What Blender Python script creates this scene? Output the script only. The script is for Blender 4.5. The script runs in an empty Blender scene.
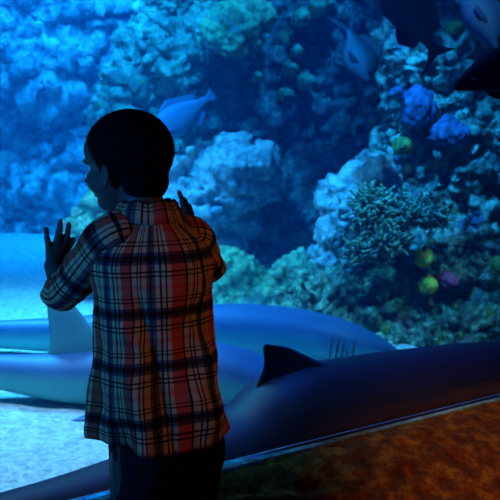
import bpy, bmesh, math, random
import numpy as np
from mathutils import Vector, Matrix, Quaternion

random.seed(7)
sc = bpy.context.scene
COL = sc.collection

# ------------------------------------------------------------------ camera
ZC = 1.17
F = 1000.0
PITCH = math.atan(130 / F)
cam_d = bpy.data.cameras.new('camera')
cam = bpy.data.objects.new('camera', cam_d)
COL.objects.link(cam)
cam_d.sensor_width = 36
cam_d.lens = 72
cam_d.clip_end = 100
cam.location = (0, 0, ZC)
cam.rotation_euler = (math.pi / 2 - PITCH, 0, 0)
cam_d.dof.use_dof = True
cam_d.dof.focus_distance = 2.35
cam_d.dof.aperture_fstop = 10.0
sc.camera = cam

# ------------------------------------------------------------------ world, exposure
w = bpy.data.worlds.new('world')
sc.world = w
w.use_nodes = True
w.node_tree.nodes['Background'].inputs[0].default_value = (0.02, 0.06, 0.2, 1)
w.node_tree.nodes['Background'].inputs[1].default_value = 0.004
sc.view_settings.view_transform = 'Standard'
sc.view_settings.look = 'None'
sc.view_settings.exposure = 0.1
sc.view_settings.gamma = 1.0
sc.view_settings.use_curve_mapping = False
sc.cycles.use_denoising = True
sc.cycles.volume_bounces = 1
sc.cycles.max_bounces = 6
sc.cycles.transparent_max_bounces = 12


def ray(px, py):
    a = (px - 250) / F
    b = (250 - py) / F
    return Vector((a, math.cos(PITCH) + b * math.sin(PITCH), b * math.cos(PITCH) - math.sin(PITCH)))


def P(px, py, Y):
    d = ray(px, py)
    return Vector((0, 0, ZC)) + d * (Y / d.y)


def onz(px, py, z):
    d = ray(px, py)
    return Vector((0, 0, ZC)) + d * ((z - ZC) / d.z)


# the glass: a vertical pane whose right end runs away from the viewer
ZS = 0.24        # height of the window sill
ZSAND = 0.06
g0 = onz(115, 493, ZS)
g1 = onz(480, 402, ZS)
GR = Vector((g1.x - g0.x, g1.y - g0.y, 0)).normalized()   # along the glass to the right
GN = Vector((-GR.y, GR.x, 0))                             # into the tank
GP = Vector((g0.x, g0.y, 0))


def G(u, wd, z):
    return GP + GR * u + GN * wd + Vector((0, 0, z))


def onglass(px, py, wd):
    d = ray(px, py)
    o = Vector((0, 0, ZC)) - GP
    t = (wd - o.dot(GN)) / d.dot(GN)
    return Vector((0, 0, ZC)) + d * t


# ------------------------------------------------------------------ lights
def area(name, loc, target, size, power, color, spread=180, size_y=None):
    l = bpy.data.lights.new(name, 'AREA')
    l.energy = power
    l.color = color
    l.size = size
    if size_y:
        l.shape = 'RECTANGLE'
        l.size_y = size_y
    l.spread = math.radians(spread)
    o = bpy.data.objects.new(name, l)
    COL.objects.link(o)
    o.location = loc
    o.rotation_euler = (Vector(target) - Vector(loc)).to_track_quat('-Z', 'Y').to_euler()
    return o


def spot(name, loc, target, power, color, angle=40, blend=0.6, r=0.1):
    l = bpy.data.lights.new(name, 'SPOT')
    l.energy = power
    l.color = color
    l.spot_size = math.radians(angle)
    l.spot_blend = blend
    l.shadow_soft_size = r
    o = bpy.data.objects.new(name, l)
    COL.objects.link(o)
    o.location = loc
    o.rotation_euler = (Vector(target) - Vector(loc)).to_track_quat('-Z', 'Y').to_euler()
    return o


BLUE = (0.02, 0.30, 1.0)
CYAN = (0.03, 0.52, 1.0)
DEEP = (0.01, 0.13, 1.0)
area('tank_light_sand', (-1.7, 5.2, 3.1), (-1.2, 4.9, 0), 1.2, 130, (0.05, 0.50, 1.0), 80)
spot('tank_spot_near_sand', (-1.0, 3.3, 2.9), (-0.95, 3.35, 0.0), 520, (0.30, 0.66, 1.0), 50, 0.9, 0.25)
area('tank_light_far', (-1.6, 7.6, 3.4), (-1.8, 9.4, 1.2), 1.6, 190, (0.005, 0.34, 1.0), 110)
spot('tank_spot_boulder', (-0.9, 5.0, 3.6), P(205, 150, 6.5), 1150, (0.015, 0.38, 1.0), 26, 0.8)
spot('tank_spot_pillar', (0.1, 3.9, 3.4), P(395, 150, 5.5), 1350, (0.01, 0.38, 1.0), 30, 0.8)
spot('tank_spot_crust', (1.4, 3.9, 2.9), P(385, 310, 5.2), 190, (0.16, 0.80, 0.85), 34, 0.8)
spot('tank_spot_ridge', (-0.6, 5.6, 3.7), P(165, 60, 7.5), 800, (0.005, 0.42, 1.0), 34, 0.8)
spot('tank_spot_wall', (0.6, 6.2, 3.6), P(270, 120, 8.0), 380, (0.01, 0.34, 1.0), 40, 0.8)
spot('tank_spot_mound', (-0.5, 4.2, 3.3), P(235, 272, 5.9), 300, (0.02, 0.80, 0.95), 14, 0.7)
area('tank_light_sharks', (0.2, 3.9, 3.2), (0.1, 4.3, 0), 1.0, 26, DEEP, 100)
spot('room_lamp_warm', (1.9, 0.6, 2.5), G(1.35, -0.55, 0.05), 135, (1.0, 0.50, 0.04), 32, 1.0)
spot('room_lamp_shirt', (2.2, 1.2, 1.8), (-0.10, 2.2, 0.72), 24, (1.0, 0.45, 0.22), 18, 0.9)
area('added_blue_fill', (-1.35, 1.10, 1.10), (-0.30, 2.22, 0.78), 0.5, 4.6, (0.015, 0.24, 1.0), 100)  # added fill lamp, blues the child's left side; no neighbouring tank is modelled


# ------------------------------------------------------------------ numpy noise
def _hash(ix, iy, iz, k):
    h = (ix.astype(np.int64) * 374761393 + iy.astype(np.int64) * 668265263 + iz.astype(np.int64) * 2147483647 + k * 1274126177) & 0xffffffff
    h = ((h ^ (h >> 13)) * 1274126177) & 0xffffffff
    h = ((h ^ (h >> 15)) * 2246822519) & 0xffffffff
    return ((h ^ (h >> 16)) & 0xffff) / 65535.0


def vnoise(p, k=0):
    """smooth value noise, -1..1"""
    i = np.floor(p)
    f = p - i
    u = f * f * f * (f * (f * 6 - 15) + 10)
    i = i.astype(np.int64)
    r = 0
    for dx in (0, 1):
        wx = u[:, 0] if dx else 1 - u[:, 0]
        for dy in (0, 1):
            wy = u[:, 1] if dy else 1 - u[:, 1]
            for dz in (0, 1):
                wz = u[:, 2] if dz else 1 - u[:, 2]
                r = r + wx * wy * wz * _hash(i[:, 0] + dx, i[:, 1] + dy, i[:, 2] + dz, k)
    return r * 2 - 1


def worley(p, k=0):
    """distance to the nearest feature point (cell size 1)"""
    i = np.floor(p).astype(np.int64)
    best = np.full(len(p), 9.0)
    for dx in (-1, 0, 1):
        for dy in (-1, 0, 1):
            for dz in (-1, 0, 1):
                c = i + np.array([dx, dy, dz])
                q = np.stack([c[:, a] + _hash(c[:, 0], c[:, 1], c[:, 2], k + 11 * (a + 1)) for a in range(3)], 1)
                d = ((p - q) ** 2).sum(1)
                best = np.minimum(best, d)
    return np.sqrt(best)


# ------------------------------------------------------------------ mesh helpers
def link(name, me, mat=None, parent=None, smooth=True):
    o = bpy.data.objects.new(name, me)
    COL.objects.link(o)
    if mat:
        me.materials.clear()
        me.materials.append(mat)
    if smooth:
        me.polygons.foreach_set('use_smooth', [True] * len(me.polygons))
    if parent:
        o.parent = parent
    return o


def tag(o, label=None, cat=None, group=None, kind=None):
    if label: o['label'] = label
    if cat: o['category'] = cat
    if group: o['group'] = group
    if kind: o['kind'] = kind
    return o


def empty(name, loc=(0, 0, 0)):
    o = bpy.data.objects.new(name, None)
    o.empty_display_size = 0.1
    COL.objects.link(o)
    o.location = loc
    return o


def bm_ell(bm, c, r, rot=None, sub=3):
    m = Matrix.Translation(Vector(c))
    if rot is not None:
        m = m @ rot.to_4x4()
    m = m @ Matrix.Diagonal((r[0], r[1], r[2], 1))
    bmesh.ops.create_icosphere(bm, subdivisions=sub, radius=1, matrix=m)


def bm_cone(bm, a, b, ra, rb, seg=16, caps=True):
    """tapered limb segment with round ends"""
    a = Vector(a); b = Vector(b)
    d = b - a
    q = d.to_track_quat('Z', 'Y').to_matrix().to_4x4()
    m = Matrix.Translation((a + b) / 2) @ q
    bmesh.ops.create_cone(bm, cap_ends=True, segments=seg, radius1=ra, radius2=rb, depth=d.length, matrix=m)
    if caps:
        bm_ell(bm, a, (ra,) * 3, sub=2)
        bm_ell(bm, b, (rb,) * 3, sub=2)


def chain(bm, pts):
    for (a, ra), (b, rb) in zip(pts, pts[1:]):
        bm_cone(bm, a, b, ra, rb)


def remesh(bm, voxel, smooth=0):
    me = bpy.data.meshes.new('tmp')
    bm.to_mesh(me)
    bm.free()
    o = bpy.data.objects.new('tmp', me)
    COL.objects.link(o)
    m = o.modifiers.new('r', 'REMESH')
    m.mode = 'VOXEL'
    m.voxel_size = voxel
    if smooth:
        s = o.modifiers.new('s', 'SMOOTH')
        s.factor = 0.5
        s.iterations = smooth
    bpy.context.view_layer.update()
    dg = bpy.context.evaluated_depsgraph_get()
    out = bpy.data.meshes.new_from_object(o.evaluated_get(dg))
    bpy.data.objects.remove(o)
    bpy.data.meshes.remove(me)
    return out


def vco(me):
    a = np.empty(len(me.vertices) * 3)
    me.vertices.foreach_get('co', a)
    return a.reshape(-1, 3)


def vno(me):
    a = np.empty(len(me.vertices) * 3)
    me.vertices.foreach_get('normal', a)
    return a.reshape(-1, 3)


def setco(me, c):
    me.vertices.foreach_set('co', np.ascontiguousarray(c).ravel())
    me.update()


def displace(me, layers, k=0):
    """layers: (kind, cell size, amplitude)"""
    for n, (kind, s, a) in enumerate(layers):
        co = vco(me)
        no = vno(me)
        p = co / s + 17.3 * (k + 1) + n * 5.1
        if kind == 'n':
            d = vnoise(p, k)
        elif kind == 'b':      # rounded lumps with sharp creases
            d = np.abs(vnoise(p, k)) * 2 - 0.5
        elif kind == 'w':      # cobble-like knobs
            d = 0.6 - worley(p, k)
        elif kind == 'p':      # pits
            d = -np.clip(0.42 - worley(p, k), 0, 1) * 2.4
        setco(me, co + no * (d * a)[:, None])


def grid_mesh(name, rings, closed=True, caps=True, uv=None):
    """rings: list of lists of points"""
    n = len(rings[0])
    verts = [tuple(p) for r in rings for p in r]
    faces = []
    m = n if closed else n - 1
    for i in range(len(rings) - 1):
        for j in range(m):
            faces.append((i * n + j, i * n + (j + 1) % n, (i + 1) * n + (j + 1) % n, (i + 1) * n + j))
    if caps and closed:
        faces.append(tuple(reversed(range(n))))
        faces.append(tuple((len(rings) - 1) * n + j for j in range(n)))
    me = bpy.data.meshes.new(name)
    me.from_pydata(verts, [], faces)
    if uv:
        lay = me.uv_layers.new(name='UVMap')
        fi = 0
        for i in range(len(rings) - 1):
            for j in range(m):
                for k, (a, b) in enumerate(((i, j), (i, j + 1), (i + 1, j + 1), (i + 1, j))):
                    lay.data[fi * 4 + k].uv = uv(a, b)
                fi += 1
    me.validate()
    bm = bmesh.new()
    bm.from_mesh(me)
    if caps:
        bmesh.ops.recalc_face_normals(bm, faces=bm.faces)
    bm.to_mesh(me)
    bm.free()
    return me


def box(name, c, s, mat, parent=None, rz=0):
    bm = bmesh.new()
    bmesh.ops.create_cube(bm, size=1, matrix=Matrix.Translation(c) @ Matrix.Rotation(rz, 4, 'Z') @ Matrix.Diagonal((s[0], s[1], s[2], 1)))
    me = bpy.data.meshes.new(name)
    bm.to_mesh(me); bm.free()
    return link(name, me, mat, parent, smooth=False)


# ------------------------------------------------------------------ materials
def mat(name, rough=0.7, spec=0.3):
    m = bpy.data.materials.new(name)
    m.use_nodes = True
    nt = m.node_tree
    b = nt.nodes['Principled BSDF']
    b.inputs['Roughness'].default_value = rough
    b.inputs['Specular IOR Level'].default_value = spec
    return m, nt, b


def N(nt, t, **kw):
    n = nt.nodes.new(t)
    for k, v in kw.items():
        setattr(n, k, v)
    return n


def ramp(nt, fac, stops, interp='LINEAR'):
    r = N(nt, 'ShaderNodeValToRGB')
    r.color_ramp.interpolation = interp
    els = r.color_ramp.elements
    while len(els) > 1:
        els.remove(els[-1])
    els[0].position = stops[0][0]
    els[0].color = (*stops[0][1], 1)
    for p, c in stops[1:]:
        e = els.new(p)
        e.color = (*c, 1)
    nt.links.new(fac, r.inputs[0])
    return r.outputs[0]


def noise_fac(nt, scale, detail=6, rough=0.6, co=None):
    n = N(nt, 'ShaderNodeTexNoise')
    n.inputs['Scale'].default_value = scale
    n.inputs['Detail'].default_value = detail
    n.inputs['Roughness'].default_value = rough
    if co is None:
        co = N(nt, 'ShaderNodeTexCoord').outputs['Object']
    nt.links.new(co, n.inputs['Vector'])
    return n.outputs['Fac']


def bump(nt, b, fac, strength, dist):
    n = N(nt, 'ShaderNodeBump')
    n.inputs['Strength'].default_value = strength
    n.inputs['Distance'].default_value = dist
    nt.links.new(fac, n.inputs['Height'])
    nt.links.new(n.outputs[0], b.inputs['Normal'])


def simple(name, c1, c2, scale=20, rough=0.7, bmp=0.3, bd=0.01, spec=0.3, lo=0.35, hi=0.65):
    m, nt, b = mat(name, rough, spec)
    f = noise_fac(nt, scale)
    nt.links.new(ramp(nt, f, [(lo, c1), (hi, c2)]), b.inputs['Base Color'])
    if bmp:
        bump(nt, b, f, bmp, bd)
    return m


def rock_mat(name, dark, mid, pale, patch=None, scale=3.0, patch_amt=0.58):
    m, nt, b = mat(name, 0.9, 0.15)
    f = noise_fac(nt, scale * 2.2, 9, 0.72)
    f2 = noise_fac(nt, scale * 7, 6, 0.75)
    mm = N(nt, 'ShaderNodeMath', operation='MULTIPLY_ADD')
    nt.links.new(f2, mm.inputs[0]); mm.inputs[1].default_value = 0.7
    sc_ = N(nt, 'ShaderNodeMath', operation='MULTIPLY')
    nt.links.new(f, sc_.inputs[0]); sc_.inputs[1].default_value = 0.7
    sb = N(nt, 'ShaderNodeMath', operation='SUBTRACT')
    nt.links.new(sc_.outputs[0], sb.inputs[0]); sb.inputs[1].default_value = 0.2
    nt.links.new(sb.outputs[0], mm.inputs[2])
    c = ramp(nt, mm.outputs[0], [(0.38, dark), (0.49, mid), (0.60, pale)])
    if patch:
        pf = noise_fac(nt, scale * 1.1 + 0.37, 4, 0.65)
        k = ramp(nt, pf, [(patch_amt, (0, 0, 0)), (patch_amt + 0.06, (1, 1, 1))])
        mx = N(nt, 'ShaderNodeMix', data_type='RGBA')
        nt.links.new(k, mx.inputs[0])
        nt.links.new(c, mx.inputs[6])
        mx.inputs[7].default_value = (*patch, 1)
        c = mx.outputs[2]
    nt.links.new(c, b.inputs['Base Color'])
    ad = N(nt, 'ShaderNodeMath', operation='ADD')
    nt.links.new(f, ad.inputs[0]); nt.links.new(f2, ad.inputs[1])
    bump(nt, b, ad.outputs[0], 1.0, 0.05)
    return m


M = {}
M['pale_rock'] = rock_mat('pale_rock', (0.22, 0.28, 0.30), (0.46, 0.52, 0.52), (0.72, 0.78, 0.74), (0.35, 0.45, 0.50))
M['crust_rock'] = rock_mat('crust_rock', (0.03, 0.05, 0.05), (0.22, 0.28, 0.24), (0.65, 0.78, 0.62), (0.22, 0.16, 0.26))
M['green_rock'] = rock_mat('green_rock', (0.10, 0.18, 0.12), (0.30, 0.48, 0.28), (0.55, 0.80, 0.45), (0.25, 0.35, 0.35))
M['rubble'] = rock_mat('rubble_rock', (0.03, 0.07, 0.05), (0.18, 0.30, 0.20), (0.55, 0.80, 0.50), (0.28, 0.20, 0.22), 4.0)
M['ridge_rock'] = rock_mat('ridge_rock', (0.10, 0.14, 0.14), (0.32, 0.40, 0.36), (0.58, 0.70, 0.55), (0.35, 0.50, 0.28), 2.0)
M['far_rock'] = rock_mat('far_rock', (0.08, 0.10, 0.12), (0.28, 0.32, 0.34), (0.55, 0.60, 0.58), (0.30, 0.42, 0.38), 1.6)
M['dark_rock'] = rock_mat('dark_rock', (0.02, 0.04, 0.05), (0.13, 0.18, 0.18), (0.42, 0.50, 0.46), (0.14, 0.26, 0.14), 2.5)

# sand
m, nt, b = mat('sand', 0.95, 0.1)
f = noise_fac(nt, 28, 9, 0.85)
f3 = noise_fac(nt, 2.2, 4, 0.6)
c = ramp(nt, f, [(0.38, (0.38, 0.40, 0.40)), (0.58, (0.92, 0.92, 0.90))])
nt.links.new(c, b.inputs['Base Color'])
bump(nt, b, f, 0.9, 0.03)
M['sand'] = m

M['back_wall'] = simple('tank_back', (0.05, 0.08, 0.12), (0.10, 0.14, 0.2), 1.5, 0.9, 0)
M['dark_wall'] = simple('dark_wall', (0.015, 0.012, 0.01), (0.03, 0.025, 0.02), 8, 0.9)
M['carpet'] = simple('carpet', (0.01, 0.01, 0.012), (0.02, 0.02, 0.024), 80, 0.95)

# brown faux-rock bank
m, nt, b = mat('brown_rock', 0.85, 0.2)
f = noise_fac(nt, 14, 9, 0.75)
nt.links.new(ramp(nt, f, [(0.32, (0.05, 0.010, 0.001)), (0.5, (0.28, 0.050, 0.003)), (0.66, (0.75, 0.24, 0.015))]), b.inputs['Base Color'])
bump(nt, b, f, 0.9, 0.02)
M['brown_rock'] = m

# glass: thin clear pane
m = bpy.data.materials.new('window_glass')
m.use_nodes = True
nt = m.node_tree
nt.nodes.remove(nt.nodes['Principled BSDF'])
tr = N(nt, 'ShaderNodeBsdfTransparent')
tr.inputs[0].default_value = (0.96, 0.985, 0.99, 1)
gl = N(nt, 'ShaderNodeBsdfGlossy')
gl.inputs['Roughness'].default_value = 0.02
fr = N(nt, 'ShaderNodeFresnel')
fr.inputs[0].default_value = 1.25
mx = N(nt, 'ShaderNodeMixShader')
nt.links.new(fr.outputs[0], mx.inputs[0])
nt.links.new(tr.outputs[0], mx.inputs[1])
nt.links.new(gl.outputs[0], mx.inputs[2])
nt.links.new(mx.outputs[0], nt.nodes['Material Output'].inputs[0])
M['glass'] = m

# water volume
m = bpy.data.materials.new('tank_water')
m.use_nodes = True
nt = m.node_tree
nt.nodes.remove(nt.nodes['Principled BSDF'])
vs = N(nt, 'ShaderNodeVolumeScatter')
vs.inputs['Color'].default_value = (0.02, 0.42, 1.0, 1)
vs.inputs['Density'].default_value = 0.032
vs.inputs['Anisotropy'].default_value = 0.2
va = N(nt, 'ShaderNodeVolumeAbsorption')
va.inputs['Color'].default_value = (0.05, 0.72, 1.0, 1)
va.inputs['Density'].default_value = 0.08
ads = N(nt, 'ShaderNodeAddShader')
nt.links.new(vs.outputs[0], ads.inputs[0])
nt.links.new(va.outputs[0], ads.inputs[1])
nt.links.new(ads.outputs[0], nt.nodes['Material Output'].inputs['Volume'])
M['water'] = m


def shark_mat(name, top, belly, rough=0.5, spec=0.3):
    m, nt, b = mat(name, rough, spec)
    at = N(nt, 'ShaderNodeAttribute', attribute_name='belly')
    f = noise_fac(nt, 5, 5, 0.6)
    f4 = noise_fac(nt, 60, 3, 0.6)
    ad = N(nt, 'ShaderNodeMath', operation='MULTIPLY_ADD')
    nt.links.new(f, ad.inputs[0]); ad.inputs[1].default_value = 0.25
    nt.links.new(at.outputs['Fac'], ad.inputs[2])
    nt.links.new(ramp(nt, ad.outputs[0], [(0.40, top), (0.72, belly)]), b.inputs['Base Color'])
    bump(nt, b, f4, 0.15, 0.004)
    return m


M['shark'] = shark_mat('shark_skin', (0.03, 0.09, 0.20), (0.10, 0.42, 0.38))
M['shark_dark'] = shark_mat('dark_shark_skin', (0.030, 0.020, 0.045), (0.09, 0.035, 0.05))  # belly reddened: warm reflection from the room put into the skin colour
M['gill'] = simple('gill_dark', (0.02, 0.02, 0.025), (0.04, 0.04, 0.05), 40)
M['eye'] = simple('eye_dark', (0.005, 0.005, 0.005), (0.01, 0.01, 0.01), 40, 0.1, 0)
M['skin'] = simple('child_skin', (0.11, 0.065, 0.045), (0.14, 0.085, 0.06), 40, 0.55, 0.05, 0.001)
M['hair'] = simple('short_black_hair', (0.003, 0.0025, 0.0025), (0.008, 0.0065, 0.006), 350, 0.9, 0.8, 0.003, 0.1)
M['trousers'] = simple('dark_trousers', (0.003, 0.003, 0.006), (0.006, 0.006, 0.010), 120, 0.9, 0.2, 0.001)
M['shoe'] = simple('black_shoe', (0.01, 0.01, 0.01), (0.02, 0.02, 0.02), 60, 0.5)
M['sclera'] = simple('eye_white', (0.6, 0.6, 0.58), (0.7, 0.7, 0.68), 60, 0.2, 0)

# plaid cloth (UV in metres)
m, nt, b = mat('plaid_cotton', 0.9, 0.1)
uvn = N(nt, 'ShaderNodeUVMap', uv_map='UVMap')
sep = N(nt, 'ShaderNodeSeparateXYZ')
nt.links.new(uvn.outputs[0], sep.inputs[0])


def bands(src, period, off, stops):
    d = N(nt, 'ShaderNodeMath', operation='MULTIPLY_ADD')
    nt.links.new(src, d.inputs[0])
    d.inputs[1].default_value = 1 / period
    d.inputs[2].default_value = off
    fr = N(nt, 'ShaderNodeMath', operation='FRACT')
    nt.links.new(d.outputs[0], fr.inputs[0])
    return ramp(nt, fr.outputs[0], stops, 'CONSTANT')


tan = (0.82, 0.60, 0.40)
dk = (0.07, 0.05, 0.06)
nv = (0.16, 0.15, 0.20)
rd = (0.85, 0.14, 0.10)
vs_ = [(0.0, rd), (0.13, dk), (0.17, tan), (0.27, dk), (0.30, tan), (0.34, dk), (0.37, tan), (0.47, nv), (0.53, dk), (0.58, nv), (0.66, tan), (0.74, dk), (0.78, tan), (0.84, dk), (0.87, tan), (0.94, rd)]
hs_ = [(0.0, (0.85, 0.40, 0.32)), (0.08, tan), (0.22, dk), (0.25, tan), (0.30, dk), (0.33, tan), (0.44, nv), (0.50, dk), (0.60, nv), (0.66, tan), (0.76, dk), (0.785, tan), (0.83, dk), (0.85, tan)]
cu = bands(sep.outputs[0], 0.118, 0.36, vs_)
cv = bands(sep.outputs[1], 0.118, 0.1, hs_)
mul = N(nt, 'ShaderNodeMix', data_type='RGBA', blend_type='MULTIPLY')
mul.inputs[0].default_value = 1
nt.links.new(cu, mul.inputs[6]); nt.links.new(cv, mul.inputs[7])
nt.links.new(mul.outputs[2], b.inputs['Base Color'])
wv = noise_fac(nt, 400, 2, 0.5)
bump(nt, b, wv, 0.2, 0.001)
M['plaid'] = m

# ------------------------------------------------------------------ structure
def S(o):
    o['kind'] = 'structure'
    return o


# sand bed with gentle dunes, bounded by the glass plane
us = np.linspace(-4.5, 6.5, 200)
ws = np.concatenate([np.linspace(0.02, 3, 90), np.linspace(3.05, 11, 110)])
rows = []
for wd in ws:
    rows.append([tuple(G(u, wd, 0)) for u in us])
co = np.array(rows).reshape(-1, 3)
q = np.stack([co[:, 0], co[:, 1], co[:, 0] * 0], 1)
h = 0.028 * vnoise(q / 0.8, 3) + 0.014 * vnoise(q / 0.25, 4) + 0.005 * vnoise(q / 0.07, 5)
dist = ((co[:, 0] - GP.x) * GN.x + (co[:, 1] - GP.y) * GN.y)
co[:, 2] = ZSAND - 0.02 + h * np.clip(dist / 1.0, 0.1, 1)
me = grid_mesh('sand_bed', co.reshape(len(ws), len(us), 3).tolist(), closed=False, caps=False)
S(link('floor_tank_sand', me, M['sand']))

rzg = math.atan2(GR.y, GR.x)
S(box('wall_back', G(1.0, 11.2, 1.7), (12, 0.2, 4.4), M['back_wall'], rz=rzg))
S(box('wall_left', G(-4.6, 5.6, 1.7), (0.2, 11, 4.4), M['back_wall'], rz=rzg))
S(box('wall_right', G(6.6, 5.6, 1.7), (0.2, 11, 4.4), M['back_wall'], rz=rzg))
# lower wall under the glass and lintel above
S(box('wall_front', G(1.0, 0.035, ZS / 2 - 0.02), (11, 0.07, ZS + 0.0), M['dark_wall'], rz=rzg))
S(box('trim_1', G(1.0, 0.02, ZS - 0.014), (11, 0.05, 0.014), M['pale_rock'], rz=rzg))
S(box('window_1', G(1.0, 0.012, 1.68), (11, 0.02, 2.88), M['glass'], rz=rzg))
# water
S(box('tank_water', G(1.0, 5.62, 1.58), (11, 11.1, 3.1), M['water'], rz=rzg))
# room floor
S(box('floor', (0.5, 1.2, -0.05), (9, 9, 0.1), M['carpet']))


# brown rock bank on the room side, right of the child
rows = []
nu, nw = 170, 70
for i in range(nw):
    t = i / (nw - 1)
    row = []
    for j in range(nu):
        u = 0.20 + 3.3 * j / (nu - 1)
        width = 0.10 + 0.42 * min(1, max(0, (u - 0.2) / 0.8))
        wd = -0.004 - width * t
        z = (ZS - 0.003) * (1 - t ** 1.7) - 0.01
        row.append(tuple(G(u, wd, z)))
    rows.append(row)
me = grid_mesh('bank', rows, closed=False, caps=False)
co = vco(me)
t = ((co - np.array(GP)) @ np.array(GN))
amp = np.clip(-t / 0.08, 0.12, 1)
d = 0.022 * vnoise(co / 0.13, 1) + 0.016 * np.abs(vnoise(co / 0.05, 2)) + 0.006 * vnoise(co / 0.018, 3)
co[:, 2] += d * amp
edge = t > -0.02
co[:, 2] += np.where(edge, 0.010 * vnoise(co / 0.03, 8), 0)
setco(me, co)
bm = bmesh.new(); bm.from_mesh(me)
# close the underside so the bank is solid
bnd = [e for e in bm.edges if e.is_boundary]
r = bmesh.ops.extrude_edge_only(bm, edges=bnd)
for v in [g for g in r['geom'] if isinstance(g, bmesh.types.BMVert)]:
    v.co.z = -0.02
bmesh.ops.holes_fill(bm, edges=[e for e in bm.edges if e.is_boundary])
bmesh.ops.recalc_face_normals(bm, faces=bm.faces)
bm.to_mesh(me); bm.free()
bank = link('rock_bank', me, M['brown_rock'])
tag(bank, 'rough brown rock bank below the window, lit orange at its right end', 'rock')


# ------------------------------------------------------------------ tank rocks
def rock(name, blobs, voxel, layers, material, label, cat='rock', k=0, group=None, smooth=2):
    """blobs: (px, py, Y, rx, ry, rz[, tilt])"""
    bm = bmesh.new()
    base = P(blobs[0][0], blobs[0][1], blobs[0][2])
    org = Vector((base.x, base.y, ZSAND))
    for bl in blobs:
        c = P(bl[0], bl[1], bl[2]) - org
        rot = Matrix.Rotation(math.radians(bl[6]), 3, 'Y') if len(bl) > 6 else None
        bm_ell(bm, c, bl[3:6], rot)
    me = remesh(bm, voxel, smooth)
    displace(me, layers, k)
    o = link(name, me, material)
    o.location = org
    tag(o, label, cat, group)
    return o


ROUGH = [('n', 0.5, 0.10), ('b', 0.22, 0.08), ('w', 0.10, 0.07), ('b', 0.05, 0.035), ('n', 0.025, 0.012)]
LUMPY = [('n', 0.6, 0.10), ('w', 0.26, 0.18), ('w', 0.10, 0.07), ('b', 0.05, 0.05), ('n', 0.03, 0.02)]
FAR = [('n', 0.9, 0.20), ('w', 0.42, 0.26), ('b', 0.20, 0.16), ('w', 0.12, 0.10), ('b', 0.07, 0.07)]
BOULDER = [('n', 0.45, 0.09), ('b', 0.20, 0.05), ('p', 0.10, 0.04), ('b', 0.055, 0.028), ('n', 0.025, 0.010)]

# right-hand pillar (upper column, head of the wall and its foot)
rock('rock_pillar', [
    (470, 330, 5.9, 0.65, 0.45, 0.45), (420, 330, 5.75, 0.36, 0.35, 0.30), (455, 250, 5.95, 0.45, 0.45, 0.45), (400, 260, 5.85, 0.28, 0.3, 0.45),
    (460, 160, 6.0, 0.40, 0.42, 0.50), (424, 100, 5.9, 0.12, 0.22, 0.36), (420, 170, 5.9, 0.12, 0.22, 0.35), (440, 110, 5.9, 0.16, 0.22, 0.5),
    (470, 60, 6.05, 0.40, 0.40, 0.50), (420, 60, 5.95, 0.17, 0.25, 0.30), (460, -30, 6.1, 0.45, 0.4, 0.45), (440, -90, 6.1, 0.45, 0.4, 0.45),
    (540, 120, 6.1, 0.5, 0.5, 0.9), (540, 300, 6.1, 0.6, 0.5, 0.9)],
    0.014, [('n', 0.5, 0.08), ('b', 0.20, 0.10), ('w', 0.10, 0.08), ('b', 0.05, 0.06), ('n', 0.025, 0.02)], M['crust_rock'],
    'tall encrusted rock pillar filling the right side of the tank', k=2)
rock('pale_boulder', [
    (350, 222, 5.55, 0.18, 0.25, 0.34, 12), (372, 188, 5.6, 0.18, 0.25, 0.20), (336, 245, 5.55, 0.12, 0.25, 0.34), (335, 200, 5.6, 0.10, 0.2, 0.16), (352, 300, 5.6, 0.24, 0.28, 0.28)],
    0.013, [('n', 0.35, 0.05), ('b', 0.16, 0.04), ('p', 0.08, 0.04), ('b', 0.05, 0.022), ('n', 0.025, 0.010)], M['pale_rock'], 'pale upright boulder left of the dark branching coral', 'boulder', k=5)
rock('rubble_mound', [
    (345, 325, 5.3, 0.24, 0.22, 0.20), (395, 335, 5.35, 0.30, 0.22, 0.20), (310, 320, 5.45, 0.18, 0.2, 0.18), (450, 345, 5.3, 0.30, 0.2, 0.20),
    (385, 300, 5.4, 0.18, 0.16, 0.14), (500, 345, 5.35, 0.3, 0.2, 0.24), (425, 352, 5.15, 0.22, 0.16, 0.15), (475, 352, 5.1, 0.25, 0.16, 0.16), (400, 356, 5.0, 0.10, 0.1, 0.10), (440, 356, 4.95, 0.16, 0.1, 0.11), (520, 350, 5.1, 0.25, 0.2, 0.18)],
    0.013, [('n', 0.3, 0.06), ('b', 0.15, 0.05), ('w', 0.07, 0.055), ('b', 0.035, 0.04), ('n', 0.02, 0.012)], M['rubble'],
    'mottled teal rubble at the foot of the pillar behind the sharks', k=7)
rock('mossy_rock', [
    (305, 290, 5.75, 0.14, 0.16, 0.17), (297, 285, 5.8, 0.09, 0.12, 0.14), (320, 300, 5.7, 0.12, 0.15, 0.16)],
    0.013, ROUGH, M['green_rock'], 'small greenish rock leaning on the left foot of the pale boulder', k=9)
rock('boulder', [
    (225, 178, 6.6, 0.26, 0.35, 0.22, -12), (240, 160, 6.6, 0.20, 0.30, 0.17), (195, 200, 6.6, 0.28, 0.35, 0.20), (250, 175, 6.65, 0.14, 0.3, 0.18),
    (200, 235, 6.8, 0.4, 0.4, 0.30)],
    0.016, BOULDER, M['pale_rock'], 'big pale boulder just right of the child\'s head', 'boulder', k=11)
rock('coral_mound', [
    (240, 280, 6.0, 0.15, 0.16, 0.16), (227, 262, 6.0, 0.09, 0.12, 0.10), (255, 292, 6.0, 0.11, 0.14, 0.11), (240, 305, 6.0, 0.17, 0.16, 0.14)],
    0.012, [('w', 0.16, 0.07), ('w', 0.07, 0.035), ('b', 0.03, 0.010)], M['green_rock'],
    'bright green coral mound beside the child\'s right elbow', 'coral', k=13)
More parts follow.
